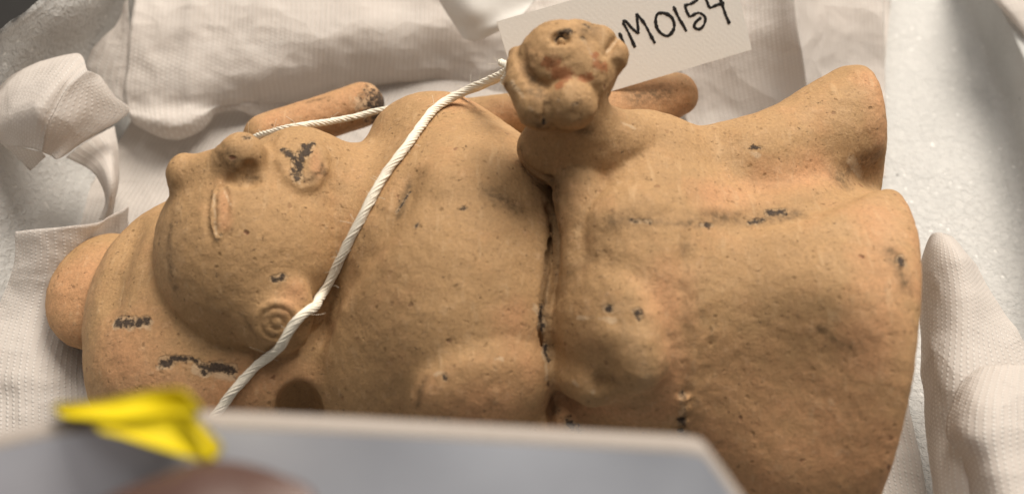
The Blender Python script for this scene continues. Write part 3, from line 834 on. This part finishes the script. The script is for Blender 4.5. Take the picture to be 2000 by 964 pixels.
# --- tissue sheets
lin = []
for y in (175, 130, 100, 70, 40, 10, -20, -50, -80):
    z = 0.8 + max(0, y - 55) * 0.22
    xr = np.interp(y, [-80, 0, 50, 141, 175], [92, 98, 107, 131, 138])
    xl = np.interp(y, [-80, 0, 40, 90, 175], [-120, -122, -124, -112, -100])
    lin.append([W(x, y, z) for x in np.linspace(xl, xr, 7)])
sheet('tissue_lining', [lin], M_TISSUE, 'large embossed white tissue sheet lying flat beneath the figurine', 'tissue paper', crumple=0.55, seed=1.0, n=(200, 220))
G = 'tissue sheets crumpled round the figurine'
sheet('tissue_sheet', [[
    [(265, -45, 34.6), (450, -40, 34.6), (700, -40, 32.5), (900, -40, 29.6), (1110, -40, 26.7)],
    [(258, 50, 28.9), (450, 55, 28.1), (700, 60, 25.3), (900, 60, 21.7), (1110, 60, 20.2)],
    [(247, 150, 20.2), (400, 150, 20.2), (620, 140, 17.3), (860, 130, 12.3), (1110, 150, 10.9)],
    [(246, 205, 15.2), (350, 210, 14.5), (560, 190, 9.4), (800, 165, 6.5), (1110, 205, 5.1)],
    [(255, 226, 14), (300, 240, 14), (345, 246, 14), (395, 226, 12.5), (440, 200, 12), (480, 206, 10.5), (540, 200, 8), (700, 190, 4.5), (1110, 230, 3)],
    [(260, 238, 11), (300, 256, 10), (342, 266, 9), (400, 252, 8.5), (424, 222, 9.5), (470, 216, 9.5), (500, 228, 6), (560, 214, 4.5), (700, 197, 3.6), (1110, 240, 2.2)]],
    [[(262, -45, 34.3), (258, -40, 34.6)], [(240, 40, 28.1), (258, 50, 28.9)], [(186, 92, 25.3), (247, 150, 20.2)], [(172, 142, 20.9), (246, 205, 14.5)], [(232, 198, 13.7), (250, 230, 11.6)]]],
    M_TISSUE, 'broad beige-shaded tissue sheet with rippled lower edge behind the head', 'tissue paper', G, crumple=0.9, seed=2.0)
sheet('tissue_sheet', [
    [[(-40, 190, 35), (60, 130, 42), (150, 106, 44), (172, 140, 46)],
     [(-35, 225, 36), (40, 165, 45), (115, 145, 49), (133, 172, 47)],
     [(-15, 262, 35), (20, 225, 43), (70, 215, 47), (96, 245, 43)],
     [(5, 284, 31), (30, 287, 35), (60, 290, 36), (83, 298, 36)]],
    [[(172, 140, 46), (180, 142, 45), (188, 146, 43), (196, 150, 41)],
     [(133, 172, 47), (160, 175, 44), (190, 180, 41), (224, 188, 37)],
     [(96, 245, 43), (140, 240, 40), (190, 230, 36), (250, 220, 32)],
     [(83, 298, 36), (100, 305, 34), (115, 311, 33), (160, 280, 32)]],
    [[(5, 284, 31), (40, 288, 35), (83, 298, 36)], [(25, 300, 29), (50, 308, 30), (86, 302, 34)], [(58, 332, 26), (62, 330, 26), (90, 306, 32)]]],
    M_TISSUE, 'grey-white folded tissue corner flopping over the left foam wall', 'tissue paper', G, crumple=0.5, seed=3.0, n=(60, 60), vdir=True)
sheet('tissue_sheet', [[
    [(130, 308, 22), (160, 285, 23), (195, 262, 22), (222, 248, 18)],
    [(176, 332, 24), (195, 312, 26), (218, 300, 25), (231, 296, 19)],
    [(198, 362, 22), (212, 352, 25), (226, 350, 24), (234, 348, 19)],
    [(208, 395, 18), (214, 395, 20), (220, 393, 19), (224, 392, 16)],
    [(196, 430, 14), (204, 428, 15), (211, 425, 14), (217, 420, 12)]]],
    M_TISSUE, 'narrow ribbed tissue curl hanging below the folded corner at left', 'tissue paper', G, crumple=0.3, seed=4.0, n=(60, 50))
sheet('tissue_sheet', [[
    [(35, 452, 25), (80, 446, 26), (140, 440, 25), (195, 428, 21), (250, 400, 13)],
    [(28, 520, 19), (80, 510, 20), (140, 505, 17), (190, 490, 11), (250, 470, 4)],
    [(-5, 610, 12), (60, 605, 12), (120, 610, 8), (180, 610, 2.5), (260, 600, 1.4)],
    [(-40, 720, 8), (40, 715, 9), (95, 720, 7), (170, 720, 1.6), (270, 720, 1.4)],
    [(-40, 860, 3), (40, 850, 4), (95, 845, 3), (180, 840, 1.5), (300, 830, 1.4)],
    [(-40, 1000, 1.5), (40, 1000, 1.5), (95, 1000, 1.5), (180, 1000, 1.5), (300, 1000, 1.4)]]],
    M_TISSUE, 'tissue sheet standing up beside the round headdress knob at left', 'tissue paper', G, crumple=0.7, seed=5.0)
sheet('tissue_sheet', [
    [[(1300, -45, 34), (1430, -45, 35), (1500, -45, 37), (1550, -45, 41)],
     [(1310, 60, 26), (1430, 60, 26), (1505, 60, 28), (1558, 60, 33)],
     [(1330, 150, 16), (1440, 150, 16), (1515, 150, 18), (1572, 150, 23)],
     [(1340, 235, 7), (1460, 240, 7), (1530, 242, 9), (1583, 238, 13)],
     [(1380, 300, 3), (1480, 300, 3), (1550, 300, 3), (1600, 300, 4)]],
    [[(1550, -45, 41), (1600, -45, 34), (1660, -45, 30), (1724, -45, 28)],
     [(1558, 60, 33), (1600, 60, 26), (1660, 60, 21), (1726, 60, 19)],
     [(1572, 150, 23), (1612, 150, 16), (1665, 150, 12), (1728, 150, 10)],
     [(1583, 238, 13), (1620, 240, 8), (1670, 245, 6), (1728, 250, 5)],
     [(1600, 300, 4), (1640, 310, 3), (1680, 330, 3), (1727, 350, 3)]]],
    M_TISSUE, 'dotted tissue sheet with an upright fold beyond the skirt, right of the tag', 'tissue paper', G, crumple=0.4, seed=6.0, n=(80, 70), vdir=True)
sheet('tissue_sheet', [
    [[(1822, 458, 30), (1832, 456, 31), (1845, 459, 31), (1858, 464, 30)],
     [(1802, 510, 24), (1830, 505, 30), (1870, 505, 33), (1902, 520, 30)],
     [(1797, 610, 15), (1835, 600, 26), (1890, 600, 31), (1962, 615, 28)],
     [(1800, 720, 10), (1830, 715, 22), (1890, 715, 28), (2020, 700, 27)],
     [(1812, 850, 9), (1835, 840, 17), (1900, 830, 24), (2060, 790, 27)],
     [(1830, 1010, 8), (1850, 1000, 16), (1920, 990, 22), (2070, 960, 26)]],
    [[(1893, 722, 26), (1930, 715, 29), (1980, 712, 30), (2050, 720, 28)],
     [(1868, 780, 27), (1910, 775, 33), (1970, 770, 34), (2060, 780, 31)],
     [(1850, 850, 25), (1900, 845, 33), (1970, 840, 35), (2060, 850, 32)],
     [(1885, 900, 22), (1915, 900, 31), (1975, 900, 34), (2070, 900, 32)],
     [(1905, 1010, 21), (1940, 1000, 29), (1990, 990, 32), (2080, 980, 30)]]],
    M_TISSUE, 'peaked tissue sheet with dotted ribs beside the skirt at lower right', 'tissue paper', G, crumple=0.45, seed=7.0, n=(80, 70))
sheet('tissue_sheet', [[
    [(1925, -40, 26), (1960, -40, 28), (2060, -40, 30)], [(1940, 0, 25), (1975, 10, 27), (2060, 10, 29)], [(1985, 50, 24), (2010, 60, 25), (2080, 70, 27)], [(2010, 80, 23.5), (2030, 90, 24), (2090, 110, 25)]]],
    M_TISSUE, 'corner of tissue lying on the foam rim at top right', 'tissue paper', G, crumple=0.3, seed=8.0, n=(40, 40))
M_CARD = mat_simple('stiff_white_paper', (0.83, 0.815, 0.78), 0.55, 0.35, 0.25, 500.0, (0.72, 0.70, 0.66), 0.00006, 0.15)
sheet('paper_piece', [[
    [(835, -40, 44), (900, -40, 45), (980, -40, 44), (1060, -40, 42)],
    [(868, 18, 37), (920, 20, 39), (985, 15, 38), (1045, 0, 38)],
    [(890, 52, 33), (922, 55, 34), (970, 48, 35), (1020, 30, 36)],
    [(906, 76, 30.5), (930, 80, 30.5), (960, 68, 32), (1000, 48, 34)]]],
    M_CARD, 'smooth white paper corner above the string, left of the tag', 'paper', crumple=0.12, seed=9.0, n=(40, 40), thick=0.2)

# --- tag with handwritten number
BL, BR, TL = P(1026, 228, 38), P(1468, 97, 46), P(970, 42, 58)
TR = BR + (TL - BL)
tn = np.cross(BR - BL, TL - BL); tn /= np.linalg.norm(tn)
t_tag = NT('tag_paper')
_v = objvec(t_tag)
_w = t_tag.n('ShaderNodeTexWave'); _w.inputs['Scale'].default_value = 320.0; _w.inputs['Distortion'].default_value = 1.5; _w.bands_direction = 'DIAGONAL'
t_tag.link(_v, _w.inputs['Vector'])
_f = t_tag.noise(_v, 1500.0, 4.0)
t_tag.link(t_tag.mix(t_tag.ramp(_f, 0.3, 0.7, 0, 0.2), (0.88, 0.86, 0.81), (0.78, 0.75, 0.69)), t_tag.b.inputs['Base Color'])
t_tag.b.inputs['Roughness'].default_value = 0.6
t_tag.link(t_tag.bump(t_tag.math('ADD', t_tag.math('MULTIPLY', _w.outputs['Fac'], 0.1), _f), 0.4, 0.00009), t_tag.b.inputs['Normal'])
nt_ = 14
gu, gv = np.meshgrid(np.linspace(0, 1, nt_), np.linspace(0, 1, nt_), indexing='ij')
TG = BL + gu[..., None] * (BR - BL) + gv[..., None] * (TL - BL)
paper_tag = empty('paper_tag')
tag(paper_tag, 'white paper tag with a handwritten black number behind the small head', 'tag')
card = new_mesh('card', TG.reshape(-1, 3), grid_faces(nt_, nt_), t_tag.m, paper_tag, smooth=False)
md = card.modifiers.new('thickness', 'SOLIDIFY'); md.thickness = 0.35 * MM; md.offset = 0
M_INK = mat_simple('black_ink', (0.012, 0.011, 0.011), 0.5, 0.3, 0.4, 2500.0, (0.05, 0.048, 0.045))
def on_tag(zx, zy):
    d = ray(1190 + zx / 6.886, zy / 6.886)
    return CAM + d * (((BL - CAM) @ tn) / (d @ tn))
STROKES = {
    'letter_u': [[(-60, 520), (-40, 640), (20, 730), (110, 740), (180, 690), (205, 640), (165, 520), (130, 440)], [(165, 520), (190, 600), (206, 680)]],
    'letter_m': [[(345, 640), (255, 440), (180, 300)], [(178, 300), (215, 285), (300, 380), (390, 455)], [(392, 455), (378, 320), (365, 180)], [(365, 185), (470, 320), (550, 470), (612, 585)]],
    'digit_zero': [[(720, 178), (650, 185), (620, 270), (640, 380), (700, 455), (780, 485), (845, 430), (872, 345), (845, 250), (780, 195), (700, 170)]],
    'digit_one': [[(858, 85), (930, 240), (990, 340), (1035, 425)]],
    'digit_five': [[(1190, -8), (1100, 50), (1000, 75)], [(1015, 75), (1040, 160), (1080, 232)], [(1080, 230), (1190, 175), (1260, 205), (1290, 255), (1262, 350), (1200, 395), (1140, 365), (1160, 300), (1235, 235)]],
    'digit_four': [[(1270, -60), (1310, 20), (1350, 102), (1440, 70), (1545, 38)], [(1470, -60), (1515, 60), (1560, 200), (1615, 325)]]}
rs = np.random.RandomState(3)
for nm, sts in STROKES.items():
    Vs, Fs, off = [], [], 0
    for st in sts:
        pth = catmull([on_tag(*q) for q in st], 34 if len(st) > 2 else 20)
        rad = 0.40 + 0.10 * fbm(pth, 1.2, 2, 5.0) + 0.05 * rs.randn(len(pth))
        rad[0] *= 0.7; rad[-1] *= 0.75
        v_, f_ = sweep(pth, np.maximum(rad, 0.2), 8)
        h_ = (v_ - BL) @ tn
        v_ = v_ - h_[:, None] * tn + (0.22 + 0.06 * np.clip(h_ / 0.4, -1, 1))[:, None] * tn * (1 if tn @ FWD < 0 else -1)
        Vs.append(v_); Fs += [tuple(i + off for i in f) for f in f_]; off += len(v_)
    new_mesh(nm, np.concatenate(Vs), Fs, M_INK, paper_tag)

# --- cotton string tied from the tag round the neck
M_STRING = mat_simple('cotton_string', (0.80, 0.755, 0.65), 0.85, 0.15, 0.35, 1600.0, (0.60, 0.54, 0.43), 0.0001)
string = empty('cotton_string')
tag(string, 'twisted off-white cotton string looped from the tag across the neck', 'string')
def cord(name, pixels, r, lift=None, zs=None, plies=3, pitch=6.5, n=150, push=True):
    pts, nr = S.hits([q[:2] for q in pixels])
    ctr = []
    for q, p_, n_ in zip(pixels, pts, nr):
        ctr.append(P(q[0], q[1], q[2]) if len(q) > 2 else p_ + n_ * r * 0.9)
    path = catmull(ctr, n)
    for _ in range(6 if push else 0):
        d = S.value(path); nn = S.normal(path)
        path = path + nn * np.clip(r * 0.75 - d, 0, 2)[:, None]
        path[1:-1] = 0.25 * path[:-2] + 0.5 * path[1:-1] + 0.25 * path[2:]
    s = np.concatenate([[0], np.cumsum(np.linalg.norm(np.diff(path, axis=0), axis=1))])
    m = int(s[-1] / 0.45) + 2
    path = np.stack([np.interp(np.linspace(0, s[-1], m), s, path[:, i]) for i in range(3)], -1)
    s = np.linspace(0, s[-1], m)
    tan = np.gradient(path, axis=0); tan /= np.linalg.norm(tan, axis=1)[:, None]
    a = np.cross(tan, [0.1, 0.2, 0.97]); a /= np.linalg.norm(a, axis=1)[:, None]; b = np.cross(tan, a)
    for k in range(plies):
        Vp, Fp, off = [], [], 0
        for w in range(3):          # each ply is itself three yarns
            ph = 2 * math.pi * (s / pitch + k / plies + (w - 1) / (3.0 * plies))
            ph2 = 2 * math.pi * (s / 9.0 + w / 3.0)
            wob = 1 + 0.12 * vnoise(path, 2.0, 4.0 + k + w)
            ctr_ = path + (0.62 * r * wob)[:, None] * (np.cos(ph)[:, None] * a + np.sin(ph)[:, None] * b)
            ctr_ = ctr_ + 0.06 * r * (np.cos(ph2)[:, None] * a + np.sin(ph2)[:, None] * b)
            v_, f_ = sweep(ctr_, (0.30 if plies > 2 else 0.36) * r * (1 + 0.15 * vnoise(path, 1.5, 30.0 + k + w)), 7)
            Vp.append(v_); Fp += [tuple(i + off for i in f) for f in f_]; off += len(v_)
        new_mesh(name, np.concatenate(Vp), Fp, M_STRING, string)
cord('ply', [(1040, 105, 72), (1005, 128, 68), (978, 146, 62), (930, 168, 56), (885, 190, 53), (848, 222), (800, 290), (755, 350), (715, 425), (675, 500), (625, 570), (580, 620), (520, 692), (470, 748), (432, 792), (400, 830)], 1.10, pitch=11.0)
cord('ply', [(1035, 108, 70), (1000, 135, 65), (960, 160, 57), (905, 181, 50), (850, 192, 46), (790, 206, 42), (740, 216, 40), (680, 231, 40), (620, 241, 44), (575, 247, 47), (530, 258, 44), (490, 272, 38), (455, 300, 30)], 0.85, plies=2, pitch=9.0, push=False)
cord('knot', [(978, 122, 67), (990, 128, 69), (992, 142, 68), (984, 158, 65), (990, 165, 63)], 0.85, plies=2, push=False)

# stray fibres standing off the cord
fv, ff, fo = [], [], 0
for o_ in [c for c in string.children]:
    co = np.array([v.co for v in o_.data.vertices]) / MM
    for _ in range(26):
        p_ = co[rs.randint(len(co))]; d_ = rs.randn(3) * 0.7; d2 = d_ + rs.randn(3) * 0.5
        v_, f_ = sweep(catmull([p_, p_ + d_, p_ + d_ + d2], 7), 0.03, 4)
        fv.append(v_); ff += [tuple(i + fo for i in f) for f in f_]; fo += len(v_)
tag(new_mesh('stray_fibres', np.concatenate(fv), ff, M_STRING, string), kind='stuff')

# --- paper pad held in front, with clip and hand
M_PAD = mat_simple('shade_tinted_paper', (0.76, 0.80, 0.88), 0.6, 0.25, 0.6, 60.0, (0.62, 0.65, 0.73), 0.00004)  # white paper; blue-grey of its shaded face put into the colour
M_EDGE_DIMMED = mat_simple('page_edge_dimmed', (0.36, 0.32, 0.29), 0.7, 0.2, 0.5, 1500.0, (0.28, 0.25, 0.22), 0.00005)  # same paper, darkened so the lit top edge reads less bright
top = [(-90, 885), (0, 866), (90, 846), (180, 834), (300, 826), (440, 828), (660, 838), (900, 851), (1130, 864), (1340, 876), (1372, 884), (1392, 905), (1450, 985), (1530, 1100)]
padpts = catmull(np.array([[x, y, 0] for x, y in top], float), 70)[:, :2]
def pad_depth(x): return 108 + 3.0 * math.sin(x / 420.0) + (0.004 * (x - 300) if x > 300 else 0.012 * (300 - x))
rowsV = []
for (x, y) in padpts:
    p0 = Q(x, y, pad_depth(x))
    down = np.array([0.0, -0.60, -0.80])
    L = 60.0 if x < 1390 else 45.0
    back = np.array([0.0, 2.1, -0.2])
    rnd = np.array([0.0, 0.35, -0.35])
    rowsV.append([p0 + down * L + back, p0 + back * 1.0 + down * 0.6, p0 + back * 0.85, p0 + back * 0.15, p0 + down * 0.5, p0 + down * 8 + np.array([0, 0.5 * math.sin(x / 90), 0]), p0 + down * 18, p0 + down * L])
PV = np.array(rowsV)
pad = empty('paper_pad')
new_mesh('front_sheet', PV[:, 4:].reshape(-1, 3), grid_faces(PV.shape[0], 4), M_PAD, pad)
new_mesh('page_edge_dimmed', PV[:, 1:5].reshape(-1, 3), grid_faces(PV.shape[0], 4), M_EDGE_DIMMED, pad)
new_mesh('back_sheet', PV[:, :2].reshape(-1, 3), grid_faces(PV.shape[0], 2), M_PAD, pad)
tag(pad, 'blurred pad of white paper held upright in the foreground', 'paper pad')

M_YEL = mat_simple('yellow_plastic', (0.70, 0.56, 0.008), 0.55, 0.25, 0.2, 300.0, (0.66, 0.50, 0.006), 0.0, 0.12)
clip_o = empty('plastic_clip')
tag(clip_o, 'blurred bright yellow plastic clip on the edge of the paper pad', 'clip')
def slab(name, outline, d0, d1, parent, mat, rnd=10):
    pts = catmull(np.array([[x, y, d] for x, y, d in outline + outline[:1]], float), rnd * len(outline))[:-1]
    n = len(pts)
    A = np.array([Q(x, y, d + d0) for x, y, d in pts]); B = np.array([Q(x, y, d + d1) for x, y, d in pts])
    ca, cb_ = A.mean(0), B.mean(0)
    A2 = A + (ca - A) * 0.06; B2 = B + (cb_ - B) * 0.06
    m1 = A * 0.75 + B * 0.25; m2 = A * 0.25 + B * 0.75
    Vv = np.vstack([A2, m1, m2, B2, ca[None], cb_[None]])
    Ff = []
    for r_ in range(3):
        for j in range(n):
            k = (j + 1) % n
            Ff.append((r_ * n + j, r_ * n + k, (r_ + 1) * n + k, (r_ + 1) * n + j))
    for j in range(n):
        k = (j + 1) % n
        Ff.append((4 * n, j, k)); Ff.append((4 * n + 1, 3 * n + k, 3 * n + j))
    return new_mesh(name, Vv, Ff, mat, parent)
slab('upper_jaw', [(102, 800, 113), (118, 786, 113), (190, 782, 112), (245, 770, 112), (300, 760, 112), (352, 758, 112), (380, 778, 112), (392, 800, 111), (340, 822, 108), (250, 822, 108), (170, 818, 109), (115, 812, 112)], -2.6, 0.4, clip_o, M_YEL)
slab('lower_jaw', [(182, 826, 106), (240, 818, 106), (330, 806, 107), (372, 812, 107), (408, 842, 106), (434, 872, 105), (412, 900, 104), (372, 893, 104), (300, 872, 104.5), (230, 850, 105.5), (190, 840, 106)], -0.9, 0.9, clip_o, M_YEL)
slab('grip_ridge', [(352, 812, 106), (372, 810, 106), (420, 868, 104), (425, 890, 103.5), (408, 892, 103.5), (385, 850, 104.5)], -1.6, 0.2, clip_o, M_YEL)

M_SKIN = mat_simple('skin', (0.082, 0.045, 0.036), 0.5, 0.35, 0.4, 900.0, (0.06, 0.031, 0.025), 0.0001, 0.0, 0.0)
M_NAIL = mat_simple('nail', (0.11, 0.066, 0.055), 0.4, 0.4, 0.1)
HD = Solid()
HD.cap(Q(60, 1270, 101), Q(300, 1135, 101), 10.5, 9.0, k=3)
HD.cap(Q(300, 1135, 101), Q(430, 1075, 101), 8.6, 8.8, k=4)
HD.cap(Q(430, 1075, 101), Q(530, 1045, 102), 8.0, 5.2, k=3)
HD.ell(Q(-60, 1500, 104), (22, 14, 26), k=8)
HD.cap(Q(-80, 1480, 106), Q(-500, 2100, 108), 19, 24, k=8)
for j, (ln, rr) in enumerate(((900, 7.4), (960, 7.6), (900, 7.2), (760, 6.2))):
    yb = 1180 + 190 * j
    HD.cap(Q(-60, yb + 60, 118), Q(ln * 0.55, yb + 10, 121), rr + 0.6, rr, k=2.0)
    HD.cap(Q(ln * 0.55, yb + 10, 121), Q(ln, yb + 30, 119), rr, rr * 0.8, k=2.0)
hv, hf, _ = HD.mesh(0.9)
hv = relax(hv, hf, 3, 0.5)
hand = new_mesh('person_hand', hv, hf, M_SKIN)
tag(hand, 'blurred hand gripping the paper pad, thumb in front at bottom left', 'hand')
nl = Solid(); nlc = Q(525, 1000, 96.5)
NA = frame_of(-FWD * 0.8 + UP * 0.6)
nl.ell(nlc, (5.0, 3.8, 1.0), axes=NA)
nv_, nf_, _ = nl.mesh(0.45)
new_mesh('nail', relax(nv_, nf_, 2), nf_, M_NAIL, hand)

# --- a loose fibre by the headdress
v_, f_ = sweep(catmull([P(186, 722, 6), P(174, 735, 7), P(171, 755, 7.5), P(178, 778, 6.5), P(176, 800, 6)], 40), 0.16, 6)
tag(new_mesh('loose_thread', v_, f_, M_STRING), 'thin loose thread lying on tissue just left of the headdress', 'thread')
